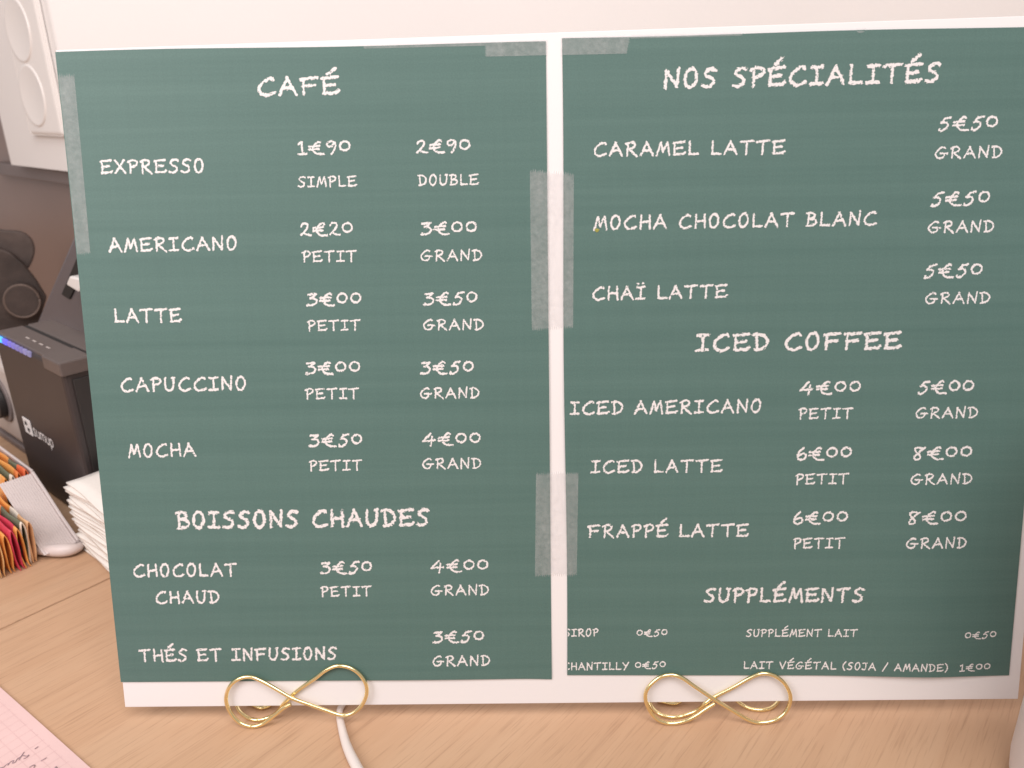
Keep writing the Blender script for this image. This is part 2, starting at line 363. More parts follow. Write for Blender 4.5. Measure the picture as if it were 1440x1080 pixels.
def chalk_cells(text, u0, v0, u1, v1, cap, bold, seed, clip_u=None):
    """strokes -> rough-edged distance field -> marching squares; returns verts (u, v) and faces, millimetres"""
    segs = []; x = 0.0; dig = any(ch in '0123456789' for ch in text)
    for ch in text:
        if ch == ' ': x += .66; continue
        w, st = G[ch]
        for s in st:
            for a, b in zip(s[:-1], s[1:]): segs.append((x + a[0], a[1], x + b[0], b[1]))
        x += w + (.22 if dig else .27)
    xs = [s[0] for s in segs] + [s[2] for s in segs]; xmin, xmax = min(xs), max(xs)
    L = math.hypot(u1 - u0, v1 - v0); sw = bold * cap; sx = (L - sw) / (xmax - xmin)
    cell = max(.085, min(.16, cap * .022))
    pad = sw
    nx = int((L + 2 * pad) / cell) + 2; ny = int((1.75 * cap + 2 * pad) / cell) + 2
    X = -pad + np.arange(nx) * cell; Y = -.25 * cap - pad * .5 + np.arange(ny) * cell
    D = np.full((ny, nx), 9.0)
    for a, b, c, d in segs:
        ax, ay, cx, cy = (a - xmin) * sx + sw / 2, b * (cap - sw) + sw / 2, (c - xmin) * sx + sw / 2, d * (cap - sw) + sw / 2
        i0 = max(0, int((min(ax, cx) - sw - X[0]) / cell)); i1 = min(nx, int((max(ax, cx) + sw - X[0]) / cell) + 2)
        j0 = max(0, int((min(ay, cy) - sw - Y[0]) / cell)); j1 = min(ny, int((max(ay, cy) + sw - Y[0]) / cell) + 2)
        if i1 <= i0 or j1 <= j0: continue
        gx, gy = np.meshgrid(X[i0:i1], Y[j0:j1])
        dx, dy = cx - ax, cy - ay; l2 = dx * dx + dy * dy + 1e-9
        t = np.clip(((gx - ax) * dx + (gy - ay) * dy) / l2, 0, 1)
        dd = np.hypot(gx - ax - t * dx, gy - ay - t * dy)
        # chalk drawn sideways is broader: level strokes come out a little thicker and rougher
        hor = abs(dx) / math.sqrt(l2)
        dd = dd * (1.06 - .16 * hor)
        D[j0:j1, i0:i1] = np.minimum(D[j0:j1, i0:i1], dd)
    gx, gy = np.meshgrid(X, Y)
    q = cap / 7.0
    n1 = vnoise(gx / (1.1 * q) + seed * 7.3, gy / (1.1 * q), seed); n2 = vnoise(gx / (.42 * q), gy / (.30 * q) + seed * 3.1, seed + 5); n3 = vnoise(gx / (.5 * q) - gy / (1.2 * q), gy / (.45 * q), seed + 9)
    n4 = vnoise(gx / (.20 * q), gy / (.16 * q) + seed * 5.7, seed + 17)
    F = sw / 2 * (.80 + .40 * n1) + (n2 - .5) * .58 * sw + (n4 - .5) * .30 * sw - D
    F = np.where((n3 > .84) & (D < .45 * sw), F - (n3 - .84) * 6 * sw, F)
    F = np.clip(F, -1, 1)
    ca, sa = (u1 - u0) / L, (v1 - v0) / L
    verts = []; faces = []
    def P(px, py):
        verts.append((u0 + px * ca - py * sa, v0 + px * sa + py * ca)); return len(verts) - 1
    ins = F > 0
    k = ins[:-1, :-1].astype(int) + ins[:-1, 1:] * 2 + ins[1:, 1:] * 4 + ins[1:, :-1] * 8
    if clip_u is not None:
        okc = (u0 + X[:-1]) > clip_u
        k = k * okc[None, :].astype(int)
    for j in range(ny - 1):
        i = 0; row = k[j]
        nz = np.nonzero(row)[0]
        if len(nz) == 0: continue
        i = nz[0]
        while i < nx - 1:
            c = row[i]
            if c == 0: i += 1; continue
            if c == 15:
                e = i
                while e < nx - 1 and row[e] == 15: e += 1
                faces.append((P(X[i], Y[j]), P(X[e], Y[j]), P(X[e], Y[j + 1]), P(X[i], Y[j + 1]))); i = e; continue
            cor = [(X[i], Y[j], F[j, i]), (X[i + 1], Y[j], F[j, i + 1]), (X[i + 1], Y[j + 1], F[j + 1, i + 1]), (X[i], Y[j + 1], F[j + 1, i])]
            poly = []
            for a in range(4):
                p, r = cor[a], cor[(a + 1) % 4]
                if p[2] > 0: poly.append((p[0], p[1]))
                if (p[2] > 0) != (r[2] > 0):
                    t = p[2] / (p[2] - r[2]); poly.append((p[0] + (r[0] - p[0]) * t, p[1] + (r[1] - p[1]) * t))
            if len(poly) >= 3: faces.append(tuple(P(*z) for z in poly))
            i += 1
    return verts, faces

# ---------------------------------------------------------------- the setting: countertop and walls
COUNTER_SEAM = ((-.109, .070), (.618, .786))
ct = mesh('countertop', [(-1.6, -.75, 0), (1.8, -.75, 0), (1.8, 1.2, 0), (-1.6, 1.2, 0), (-1.6, -.75, -.04), (1.8, -.75, -.04), (1.8, 1.2, -.04), (-1.6, 1.2, -.04)],
          [(0, 1, 2, 3), (7, 6, 5, 4), (0, 4, 5, 1), (1, 5, 6, 2), (2, 6, 7, 3), (3, 7, 4, 0)], WOOD)
tag(ct, kind='structure')
gx_, gy_ = .6181, .7861
sv = []
for t, w in ((-1.0, .0005), (1.3, .0005)):
    for s in (-1, 1): sv.append((-.109 + gx_ * t - gy_ * w * s, .070 + gy_ * t + gx_ * w * s, .0004))
sm_ = mesh('countertop_joint', sv, [(0, 1, 3, 2)], SEAM); tag(sm_, kind='structure')

ROT = -R_(40.0)                                       # the wall, the printer and the tea rack stand turned 40 degrees to the menu board
CA, SA = math.cos(R_(40.0)), math.sin(R_(40.0))
def AB(a, b, z=0.0): return Vector((a * CA + b * SA, -a * SA + b * CA, z))

def wall_block():
    # the upper white wall: socket face, corner, then the plain face behind the board
    c0 = AB(-.489, .222); l0 = AB(-.6807, .222)
    nrm = Vector((SA, CA, 0))
    outline = [l0, c0, Vector((2.6, c0.y, 0)), Vector((2.6, c0.y + .25, 0)), Vector((c0.x + .05, c0.y + .25, 0)), l0 + nrm * .05]
    bm = bmesh.new(); z0, z1 = .220, 1.5
    A = [bm.verts.new((p.x, p.y, z0)) for p in outline]; B = [bm.verts.new((p.x, p.y, z1)) for p in outline]
    n = len(outline); bm.faces.new(A); bm.faces.new(B[::-1])
    for i in range(n): bm.faces.new((A[i], B[i], B[(i + 1) % n], A[(i + 1) % n]))
    bmesh.ops.recalc_face_normals(bm, faces=bm.faces[:])
    bmesh.ops.bevel(bm, geom=[e for e in bm.edges if abs(e.verts[0].co.z - e.verts[1].co.z) > .1], offset=.002, segments=3, profile=.5, affect='EDGES')
    return bm
wl = from_bm('wall', wall_block(), WALLM); tag(wl, kind='structure')
lw = from_bm('lower_wall', prism_bm([(-1.7, 0), (-.462, 0), (-.462, .2195), (-.720, .2195), (-.720, .60), (-1.7, .60)], 'y', .252, .30), TAUPE, rot=(0, 0, ROT)); tag(lw, kind='structure')
lt = from_bm('wall_band', box_bm(-.80, -.462, .236, .2515, .2030, .2170, .001), MIDGREY, rot=(0, 0, ROT)); tag(lt, kind='structure')  # grey band just below the upper wall's lower edge
rw = from_bm('lower_back_wall', box_bm(-.24, 2.6, .500, .55, 0, .2195), WALLM); tag(rw, kind='structure')

# double socket plate with two round covers
sp = empty('socket_plate', AB(-.545, .222, .254), (0, 0, ROT))
tag(sp, 'white double socket plate with two round covers on the upper white wall', 'socket plate')
from_bm('plate', box_bm(-.043, .042, -.0055, -.0002, 0, .170, .0045, 4), PLASTIC_W, sp, smooth=False)
for zc in (.038, .098):
    V = []; F = []; n = 40; prof = [(.0295, -.0054), (.0290, -.0064), (.0275, -.0066), (.0262, -.0063), (.0, -.0062)]
    for r, y in prof:
        for k in range(n):
            a = 2 * math.pi * k / n; V.append((-.012 + r * math.cos(a), y, zc + r * math.sin(a)))
    for i in range(len(prof) - 1):
        for k in range(n): F.append((i * n + k, i * n + (k + 1) % n, (i + 1) * n + (k + 1) % n, (i + 1) * n + k))
    mesh('socket_cover', V, F, PLASTIC_W, sp, smooth=True)

# ---------------------------------------------------------------- menu board: card, two printed sheets, lettering, tape
LEAN = R_(78.5)
ORG = Vector((.217, -.00269, .0095675))                # middle of the board's lower edge; board axes: x right, y up the board, z towards the viewer
mb = empty('menu_board', ORG, (LEAN, 0, 0))
tag(mb, 'white board with two green chalk-lettered café menu sheets on gold stands', 'menu board')
def BL(u, v, n=0.0): return (u / 1000 - .217, (v + 13.5) / 1000, n / 1000)      # board millimetres -> the board's own frame
def BW(u, v, n=0.0): return mb.matrix_basis @ Vector(BL(u, v, n))
mb.matrix_basis = Matrix.Translation(ORG) @ Matrix.Rotation(LEAN, 4, 'X')
bb = prism_bm([(BL(.9, 0)[0], BL(0, -13.6)[1]), (BL(434, 0)[0], BL(0, -13.2)[1]), (BL(434, 0)[0], BL(0, 297.2)[1]), (BL(.2, 0)[0], BL(0, 291.4)[1])], 'z', -.003, 0, .0003)
from_bm('backing_board', bb, WHITE, mb)

SHEET = [((.4, 0.0), (209.8, 0.0), (209.8, 290.5), (.3, 290.5)), ((217.4, 1.6), (428.3, -.6), (427.6, 292.6), (216.6, 291.8))]
def sheet_h(s, u, v):
    """how far the paper stands off the card, millimetres"""
    u = np.asarray(u, float); v = np.asarray(v, float)
    h = .55 + .16 * np.sin(u / 47 + 1.3 * s) * np.sin(v / 39 + .7) + .10 * np.sin(v / 21 + u / 90)
    if s == 1:
        h = h + 2.0 * np.exp(-((u - 392) / 34) ** 2) * np.clip((150 - v) / 150, 0, 1) ** 1.6 * np.clip((430 - u) / 40, 0, 1) ** .6
        h = h + .5 * np.exp(-((u - 219) / 6) ** 2) * np.exp(-((v - 125) / 40) ** 2)
    else:
        h = h + .25 * np.exp(-((v - 288) / 12) ** 2) * np.exp(-((u - 45) / 40) ** 2) + .5 * np.exp(-((v - 0) / 12) ** 2) * np.exp(-((u - 150) / 45) ** 2)
    return h
sheets = []
for s, (c0, c1, c2, c3) in enumerate(SHEET):
    NU, NV = 84, 110; V = []; F = []
    for j in range(NV + 1):
        for i in range(NU + 1):
            a, b = i / NU, j / NV
            u = (c0[0] * (1 - a) + c1[0] * a) * (1 - b) + (c3[0] * (1 - a) + c2[0] * a) * b
            v = (c0[1] * (1 - a) + c1[1] * a) * (1 - b) + (c3[1] * (1 - a) + c2[1] * a) * b
            if s == 1 and i == 0: u += .35 * math.sin(v / 33) - .15
            if s == 0 and j == 0: v += -.5 * max(0, (u - 190) / 20) ** 2
            if j == NV: v += .25 * math.sin(u / 26 + s)
            V.append(BL(u, v, float(sheet_h(s, u, v))))
    for j in range(NV):
        for i in range(NU):
            k = j * (NU + 1) + i; F.append((k, k + 1, k + NU + 2, k + NU + 1))
    # paper thickness: a rim turned back towards the card
    rim = [i for i in range(NU + 1)] + [j * (NU + 1) + NU for j in range(1, NV + 1)] + [NV * (NU + 1) + i for i in range(NU - 1, -1, -1)] + [j * (NU + 1) for j in range(NV - 1, 0, -1)]
    base = len(V)
    for k in rim: x, y, z = V[k]; V.append((x, y, z)); V.append((x, y, z - .00014))
    for q in range(len(rim)):
        q2 = (q + 1) % len(rim); F.append((base + 2 * q2, base + 2 * q, base + 2 * q + 1, base + 2 * q2 + 1))
    o = mesh('menu_sheet', V, F, GREEN, mb, smooth=True)
    o['label'] = ('green sheet headed CAFÉ with hot drink prices', 'green sheet headed NOS SPÉCIALITÉS with iced drinks and extras')[s]
    sheets.append(o)
for idx, (s, role, text, u0, v0, u1, v1, cap) in enumerate(TEXT):
    bold = {'heading': .150, 'item_name': .140, 'price': .136, 'size_word': .136}[role]
    if cap < 4.2: bold = .14
    clip = 217.6 if text in ('SIROP', 'CHANTILLY') else None
    vs, fs = chalk_cells(text, u0, v0, u1, v1, cap, bold, idx + 1, clip)
    ua = np.array([p[0] for p in vs]); va = np.array([p[1] for p in vs]); hh = sheet_h(s, ua, va) + .09
    mesh(role, [BL(a, b, h) for a, b, h in zip(ua, va, hh)], fs, INK, sheets[s])

def surf(u, v):
    if v < 291.2 and v > 0 and .4 <= u <= 209.8: return float(sheet_h(0, u, v))
    if v < 292.2 and v > 0 and 216.8 <= u <= 428: return float(sheet_h(1, u, v))
    return .25
def tape(q, ragged, label=None, thin=False, step=.5):
    """a strip over four corners (bl, br, tr, tl in board mm); ragged ends along 'v' or 'u' get the dispenser's saw teeth"""
    (ax, ay), (bx, by), (cx, cy), (dx, dy) = q
    W = max(math.hypot(bx - ax, by - ay), math.hypot(cx - dx, cy - dy)); H = max(math.hypot(dx - ax, dy - ay), math.hypot(cx - bx, cy - by))
    nu = max(4, int(W / step) if ragged == 'v' else int(W / 1.5)); nv = max(4, int(H / 1.5) if ragged == 'v' else int(H / step))
    V = []; F = []
    for j in range(nv + 1):
        for i in range(nu + 1):
            a, b = i / nu, j / nv
            u = (ax * (1 - a) + bx * a) * (1 - b) + (dx * (1 - a) + cx * a) * b
            v = (ay * (1 - a) + by * a) * (1 - b) + (dy * (1 - a) + cy * a) * b
            if ragged == 'v' and j in (0, nv): v += (1.1 if i % 2 else -.6) * random.uniform(.5, 1.2) * (1 if j else -1)
            if ragged == 'u' and i in (0, nu): u += (.5 if j % 2 else -.3) * random.uniform(.5, 1.2) * (1 if i else -1)
            V.append(BL(u, v, max(surf(u, v), surf(u + .8, v), surf(u - .8, v)) + .16))
    for j in range(nv):
        for i in range(nu):
            k = j * (nu + 1) + i; F.append((k, k + 1, k + nu + 2, k + nu + 1))
    o = mesh('tape_strip', V, F, TAPE, mb, smooth=True)
    if label: o['label'] = label
    return o
tape([(.7, 205.4), (6.7, 205.9), (7.6, 280.6), (.7, 280.5)], 'v', 'long strip down the left edge')
tape([(184.2, 285.0), (210.3, 285.1), (210.3, 291.6), (184.3, 291.2)], 'u', 'short strip at the top of the left sheet')
tape([(132.7, 289.2), (184.0, 289.4), (184.0, 291.0), (132.8, 290.6)], 'u', 'narrow edge of tape folded over the top')
tape([(216.4, 285.0), (243.8, 285.0), (245.4, 292.6), (216.4, 292.4)], 'u', 'short strip at the top of the right sheet')
tape([(245.6, 291.0), (292.4, 291.2), (292.4, 292.8), (245.6, 292.8)], 'u', 'narrow edge of tape folded over the top')
tape([(340.8, 291.4), (343.0, 291.4), (344.4, 293.4), (340.0, 293.4)], 'u')
tape([(202.3, 168.7), (220.8, 169.6), (221.4, 235.6), (202.3, 237.4)], 'v', 'upper strip joining the two sheets')
tape([(202.3, 52.4), (222.0, 52.7), (222.9, 102.0), (203.4, 101.7)], 'v', 'lower strip joining the two sheets')
STAIN = mat('olive_smear', (.30, .29, .06), .6, var=(900, .3))
sv = [BL(231.4 + 1.0 * (1 + .3 * math.sin(3 * a)) * math.cos(a), 211.7 + .8 * math.sin(a), float(sheet_h(1, 231.4, 211.7)) + .13) for a in [2 * math.pi * k / 14 for k in range(14)]]
mesh('food_smear', sv, [tuple(range(14))], STAIN, sheets[1])

# ---------------------------------------------------------------- gold infinity-shaped wire stands
WR = .00093
RF = [(287.84, -12.37, 3.0), (282.81, -15.91, 2.9), (278.33, -19.28, 2.8), (273.25, -21.72, 2.7), (266.42, -23.1, 2.6), (260.11, -20.37, 2.6), (256.05, -14.43, 2.6), (254.56, -8.86, 2.6), (255.93, -3.95, 2.6), (260.97, 0.9, 2.5), (266.6, 2.38, 2.5), (271.7, 1.11, 2.9), (278.0, -3.24, 3.4), (287.78, -10.08, 3.8), (297.03, -16.34, 3.4), (304.57, -21.37, 2.8), (310.3, -22.85, 2.6), (317.08, -21.48, 2.6), (322.03, -17.19, 2.6), (324.01, -10.11, 2.6), (321.49, -3.34, 2.5), (316.25, 1.29, 2.5), (310.57, 2.57, 2.4), (305.01, 0.49, 2.1), (296.71, -4.94, 1.6), (288.34, -9.78, 1.25), (283.88, -13.13, 1.25)]
RI = [(.2803, -.0030, .0050), (.2736, -.0026, .0012), (.2683, -.0032, .0011), (.2628, -.0012, .0011), (.2590, .0040, .0020)]
RB = [(.2570, .0110, .0090), (.2575, .0165, .0210), (.2650, .0195, .0300), (.2730, .0190, .0280), (.2895, .0125, .0150), (.3000, .0070, .0040), (.3061, .0028, .0012), (.3126, .0010, .0011), (.3190, .0029, .0012), (.3241, .0075, .0035), (.3270, .0130, .0120), (.3250, .0185, .0240), (.3160, .0215, .0320), (.3060, .0200, .0280), (.2895, .0155, .0165), (.2796, .0100, .0045), (.2722, .0060, .0012), (.2654, .0071, .0011), (.2630, .0078, .0011)]
LF = [(83.38, -10.95, 3.0), (79.78, -12.88, 2.9), (76.27, -15.84, 2.8), (72.18, -19.11, 2.7), (68.69, -21.48, 2.6), (63.6, -22.76, 2.6), (57.64, -20.48, 2.6), (53.6, -15.04, 2.6), (51.99, -8.46, 2.6), (54.02, -1.94, 2.6), (58.73, 2.15, 2.5), (64.31, 3.28, 2.5), (69.69, 1.46, 2.9), (77.11, -2.75, 3.4), (84.55, -7.27, 3.8), (92.61, -10.91, 3.4), (100.68, -14.56, 2.8), (106.64, -16.89, 2.6), (111.62, -16.75, 2.6), (116.76, -13.21, 2.6), (120.07, -7.29, 2.6), (120.34, -1.38, 2.6), (117.58, 3.95, 2.5), (112.83, 7.52, 2.5), (106.86, 8.46, 2.4), (101.26, 6.16, 2.2), (96.1, 2.1, 1.9), (90.37, -1.98, 1.5), (85.76, -5.5, 1.25), (79.89, -11.09, 1.25)]
LI = [(.0745, -.0020, .0045), (.0693, -.0019, .0012), (.0645, -.0030, .0011), (.0587, -.0007, .0011), (.0525, .0048, .0022)]
LB = [(.0500, .0115, .0095), (.0510, .0170, .0220), (.0590, .0200, .0300), (.0680, .0190, .0280), (.0850, .0135, .0190), (.0980, .0110, .0100), (.1060, .0095, .0068), (.1145, .0110, .0090), (.1180, .0150, .0200), (.1150, .0190, .0310), (.1070, .0215, .0360), (.0970, .0200, .0310), (.0850, .0165, .0200), (.0710, .0085, .0030), (.0649, .0052, .0011), (.0593, .0073, .0011), (.0565, .0082, .0011)]
def floor_clamp(pts): return [(x, y, max(z, WR)) for x, y, z in pts]
def stand_world(front): return floor_clamp([tuple(BW(*p)) for p in front])
def stand2(f, i, b, label):
    path = catmull(stand_world(f) + i + b, 10)
    path = floor_clamp([tuple(p) for p in path])
    bx = sum(p[0] for p in path) / len(path); by = sum(p[1] for p in path) / len(path)
    V, F = tube(path, WR, 14)
    o = mesh('wire_stand', [v - Vector((bx, by, 0)) for v in V], F, GOLD, None, True, loc=(bx, by, 0))
    return tag(o, label, 'display stand', 'gold wire stands under the menu board')
stand2(LF, LI, LB, 'tilted gold wire infinity stand resting on the white cable')
stand2(RF, RI, RB, 'level gold wire infinity stand under the sheet headed NOS SPÉCIALITÉS')

# ---------------------------------------------------------------- white cable on the counter
cpts = [(.150, .150), (.118, .075), (.108, .035), (.1054, .0088), (.1046, .0015), (.1075, -.0078), (.1130, -.0210), (.1201, -.0334), (.1258, -.0412), (.1370, -.0550), (.155, -.075)]
cp = catmull([(x, y, .0022) for x, y in cpts], 10)
N_ = len(cp)
def crad(t): return .0016 + .0008 * min(1, max(0, (t - .42) / .25))
V, F = tube([(p[0], p[1], crad(i / (N_ - 1)) + .0001) for i, p in enumerate(cp)], crad, 14)
tag(mesh('cable', V, F, CABLE, None, True), 'white cable running under the board and out in front of it', 'cable')

# ---------------------------------------------------------------- receipt printer
PW, PD, PH = .126, .0425, .125
pr = empty('receipt_printer', AB(-.1947, .0685), (0, 0, ROT))      # local x: right along the front (0 = near corner), y: into the depth
tag(pr, 'dark brown-black receipt printer with blue light strip beside the menu board', 'printer')
bm = box_bm(-PW, 0, 0, PD, .0, PH, .004, 3)
from_bm('body', bm, BLACK, pr)
from_bm('side_panel', box_bm(.0002, .0014, .005, PD - .003, .004, PH - .011, .0004), BLACK2, pr)
from_bm('lid', box_bm(-PW + .002, -.002, .0236, PD - .001, PH - .004, PH + .0012, .001), LIDM, pr)
from_bm('front_lip', box_bm(-PW + .002, -.0290, .0015, .0203, PH - .004, PH + .0010, .0008), LIDM, pr)
from_bm('paper_slot', box_bm(-PW + .003, -.003, .0205, .0234, PH - .006, PH + .0004), DARK, pr)
from_bm('release_button', box_bm(-.0280, .0018, -.0014, .0202, PH - .0075, PH + .0022, .0010), LIDM, pr)
for i in range(4):
    from_bm('status_icon', box_bm(-.086 + i * .0125, -.080 + i * .0125, .0090, .0102, PH + .0011, PH + .0013), LGREY, pr)
def glow(name, col, s):
    m = bpy.data.materials.new(name); m.use_nodes = True; b = m.node_tree.nodes['Principled BSDF']
    b.inputs['Base Color'].default_value = (.1, .1, .2, 1); b.inputs['Emission Color'].default_value = (*col, 1); b.inputs['Emission Strength'].default_value = s
    n = m.node_tree.nodes.new('ShaderNodeTexNoise'); n.inputs['Scale'].default_value = 500
    mr = m.node_tree.nodes.new('ShaderNodeMapRange'); mr.inputs['To Min'].default_value = s * .7; mr.inputs['To Max'].default_value = s * 1.2
    m.node_tree.links.new(n.outputs['Fac'], mr.inputs['Value']); m.node_tree.links.new(mr.outputs[0], b.inputs['Emission Strength'])
    return m
cols = [((.02, .25, 1.0), 1.5), ((.03, .42, 1.0), 1.8), ((.10, .10, 1.0), 1.0), ((.24, .18, 1.0), .62), ((.30, .24, .95), .5), ((.38, .30, .9), .4), ((.42, .35, .85), .34), ((.5, .42, .8), .42), ((.5, .44, .75), .36)]
x = -.1260
for i, (c, s) in enumerate(cols):
    w = .0105 if i < 3 else .0075
    from_bm('indicator_light', box_bm(x, x + w - .0024, -.0012, .0010, PH - .0048, PH - .0006, .0006), glow('indicator_glow', c, s), pr); x += w
# the maker's mark on the front face: a white badge cut by a slanting bolt, and the lower-case name
def flat(polys, y, name, m, parent, loc=(0, 0, 0)):
    V = []; F = []
    for p in polys:
        F.append(tuple(range(len(V), len(V) + len(p)))); V += [(a, y, b) for a, b in p]
    return mesh(name, V, F, m, parent, loc=loc)
lx, lz = -.1060, .0487
from_bm('logo_badge', box_bm(lx, lx + .0150, -.0006, .0, lz, lz + .0130, .0004), INK, pr)
flat([[(lx + .0036, lz + .0092), (lx + .0060, lz + .0112), (lx + .0082, lz + .0092), (lx + .0082, lz + .0074), (lx + .0036, lz + .0074)],
      [(lx + .0068, lz + .0056), (lx + .0114, lz + .0056), (lx + .0114, lz + .0036), (lx + .0090, lz + .0018), (lx + .0068, lz + .0036)]], -.0008, 'logo_bolt', DARK, pr)
LOW = {'s': (.55, [cv((.52, .58), (.30, .68), (.06, .52), (.28, .34), (.5, .18), (.28, .0), (.0, .08))]),
       'u': (.6, [cv((.05, .66), (.05, .18), (.3, .0), (.55, .2), (.55, .66)), [(.55, .66), (.55, .0)]]),
       'n': (.6, [[(.05, .66), (.05, .0)], cv((.05, .45), (.3, .68), (.55, .48), (.55, .0))]),
       'm': (1.0, [[(.05, .66), (.05, .0)], cv((.05, .45), (.28, .68), (.5, .48), (.5, .0)), cv((.5, .45), (.73, .68), (.95, .48), (.95, .0))]),
       'p': (.6, [[(.05, .66), (.05, -.34)], cv((.05, .45), (.3, .68), (.56, .48), (.52, .14), (.28, .0), (.05, .14))]),
       'i': (.12, [[(.06, .66), (.06, .0)], [(.06, .88), (.06, .95)]])}
def word(text, x0, z0, h, r, y):
    V = []; F = []; x = x0
    for ch in text:
        w, st = LOW[ch]
        for s in st:
            for (a, b), (c, d) in zip(s[:-1], s[1:]):
                ax, az, cx, cz = x + a * h, z0 + b * h, x + c * h, z0 + d * h
                L = math.hypot(cx - ax, cz - az) + 1e-9; nx, nz = -(cz - az) / L * r, (cx - ax) / L * r
                yy = y - .00001 * (len(F) % 7); k = len(V)
                V += [(ax + nx, yy, az + nz), (ax - nx, yy, az - nz), (cx - nx, yy, cz - nz), (cx + nx, yy, cz + nz)]; F.append((k, k + 1, k + 2, k + 3))
        x += (w + .17) * h
    return V, F
V, F = word('sumup', lx + .0180, lz + .0022, .0092, .00062, -.0004)
mesh('logo_lettering', V, F, INK, pr)

# ---------------------------------------------------------------- grey slanted device with a white plug, behind the printer
sl = empty('tablet_stand', AB(-.33, .135), (0, 0, ROT))
tag(sl, 'slanted grey device behind the black printer with a white plug in it', 'device')
ox = .33
pts = [(-.475 + ox, .0), (-.4745 + ox, .071), (-.4256 + ox, .106), (-.2934 + ox, .2001), (-.235 + ox, .241), (-.17 + ox, .235), (-.17 + ox, .0)]
from_bm('casing', prism_bm(pts, 'y', .0, .045, .0035), SLAB, sl)
from_bm('socket_recess', prism_bm([(-.0265, .1357), (-.0117, .1337), (.0374, .1688), (.0505, .1851), (.0237, .1728)], 'y', -.0015, .0005, .0004), DARK, sl)
from_bm('plug', prism_bm([(.0125, .1511), (.0237, .1595), (.0463, .1603), (.0438, .1527), (.035, .1481)], 'y', -.0100, -.0016, .0015), PLASTIC_W, sl)

# ---------------------------------------------------------------- solid stand-in for a dark reflection and grey box behind / left of the printer
dh = empty('dark_reflection', (-.32861, .49374, 0), (0, 0, R_(28.0)))  # a reflection in the glossy panel, modelled as dark solid shapes
tag(dh, 'dark brown solid shapes with a pale rim imitating a reflection behind the printer lid', 'reflection shape')
DKB = mat('reflection_dark_brown', (.060, .042, .036), .6, var=(40, .35), bump=(300, .3, .001))
DKC = mat('reflection_brown', (.085, .062, .054), .7, var=(50, .3), bump=(300, .3, .001))
RIMM = mat('reflection_rim_brown', (.16, .115, .095), .5, var=(40, .2))
def disc(name, cx, cz, rx, rz, y0, y1, m, parent, bev=.003):
    return from_bm(name, prism_bm([(cx + rx * math.cos(2 * math.pi * k / 36), cz + rz * math.sin(2 * math.pi * k / 36)) for k in range(36)], 'y', y0, y1, bev), m, parent)
disc('reflection_disc', .0, .0905, .0165, .0178, -.003, .0100, DKB, dh, .002)
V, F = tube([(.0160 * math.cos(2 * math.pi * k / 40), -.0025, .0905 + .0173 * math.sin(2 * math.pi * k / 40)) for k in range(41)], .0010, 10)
mesh('reflection_rim', V, F, RIMM, dh, True)
from_bm('reflection_lower', prism_bm([(-.0533, 0), (.0035, 0), (.0035, .0499), (.0221, .0886), (.0157, .1097), (.0076, .1275), (-.0008, .1397), (-.0148, .1486), (-.033, .1504), (-.0533, .1504)], 'y', .0102, .018, .002), DKB, dh)
from_bm('reflection_upper', prism_bm(catmull([(-.0218, .1627), (0, .1614), (.0123, .1587), (.0193, .1513), (.0209, .1398), (.0165, .1281), (.0092, .1182), (.0015, .1130), (-.0173, .1099), (-.0329, .1119), (-.040, .135)], 5, True), 'y', .0182, .026, .002), DKC, dh)

gb = empty('grey_box', AB(-.415, .085), (0, 0, ROT))
tag(gb, 'pale grey box with a dark round knob at the photo edge left of the printer', 'box')
from_bm('casing', box_bm(-.09, .050, .0, .05, .006, .080, .006, 3), LGREY, gb)
from_bm('base', box_bm(-.0905, .0505, -.001, .051, .0, .0058, .001), MIDGREY, gb)
disc('knob_ring', .012, .045, .020, .020, -.002, .0005, MIDGREY, gb, .0005)
disc('knob', .012, .045, .015, .015, -.008, -.0021, BLACK2, gb, .001)

# ---------------------------------------------------------------- tea rack and tea bags
tr = empty('tea_rack', AB(-.21, .04), (0, 0, ROT))
tag(tr, 'frosted white ribbed plastic tea bag rack in front of the printer', 'tea rack')
ox, oy = .21, .04
rib = [];
# ribbed ramp: saw-tooth section across b, running down the slope
nb = 13; b0, b1 = .0285 - oy, .0492 - oy
V = []; F = []
prof = []
for k in range(nb):
    t0 = b0 + (b1 - b0) * k / nb; st = (b1 - b0) / nb
    prof += [(t0, 0), (t0 + st * .72, .0), (t0 + st * .78, -.0004), (t0 + st * .96, -.0004)]
prof.append((b1, 0))
slope = [(-.2435 + ox, .0385), (-.226 + ox, .0290), (-.205 + ox, .0165), (-.190 + ox, .0085), (-.182 + ox, .0058)]
for a, z in slope:
    for b, dz in prof: V.append((a, b, z + dz))
n = len(prof)
for i in range(len(slope) - 1):
    for k in range(n - 1): F.append((i * n + k, (i + 1) * n + k, (i + 1) * n + k + 1, i * n + k + 1))
mesh('ribbed_ramp', V, F, FROST, tr)
from_bm('ramp_side', prism_bm([(-.2435 + ox, .0398), (-.226 + ox, .0303), (-.205 + ox, .0178), (-.182 + ox, .0072), (-.182 + ox, .0), (-.2435 + ox, .0)], 'y', b1 + .0002, b1 + .0022, .0005), FROST, tr)
from_bm('back_plate', box_bm(-.42 + ox, -.2440 + ox, b1 + .0004, b1 + .0022, .0, .0405, .0006), FROST, tr)
foot = catmull([(-.200 + ox, .0265 - oy, .004), (-.187 + ox, .0335 - oy, .0052), (-.178 + ox, .0405 - oy, .0056), (-.176 + ox, .047 - oy, .0050), (-.180 + ox, .053 - oy, .0045)], 8)
V, F = tube(foot, lambda t: .0022 + .0022 * math.sin(math.pi * min(1, t * 1.15)) , 14)
mesh('foot', V, F, FROST, tr, True)

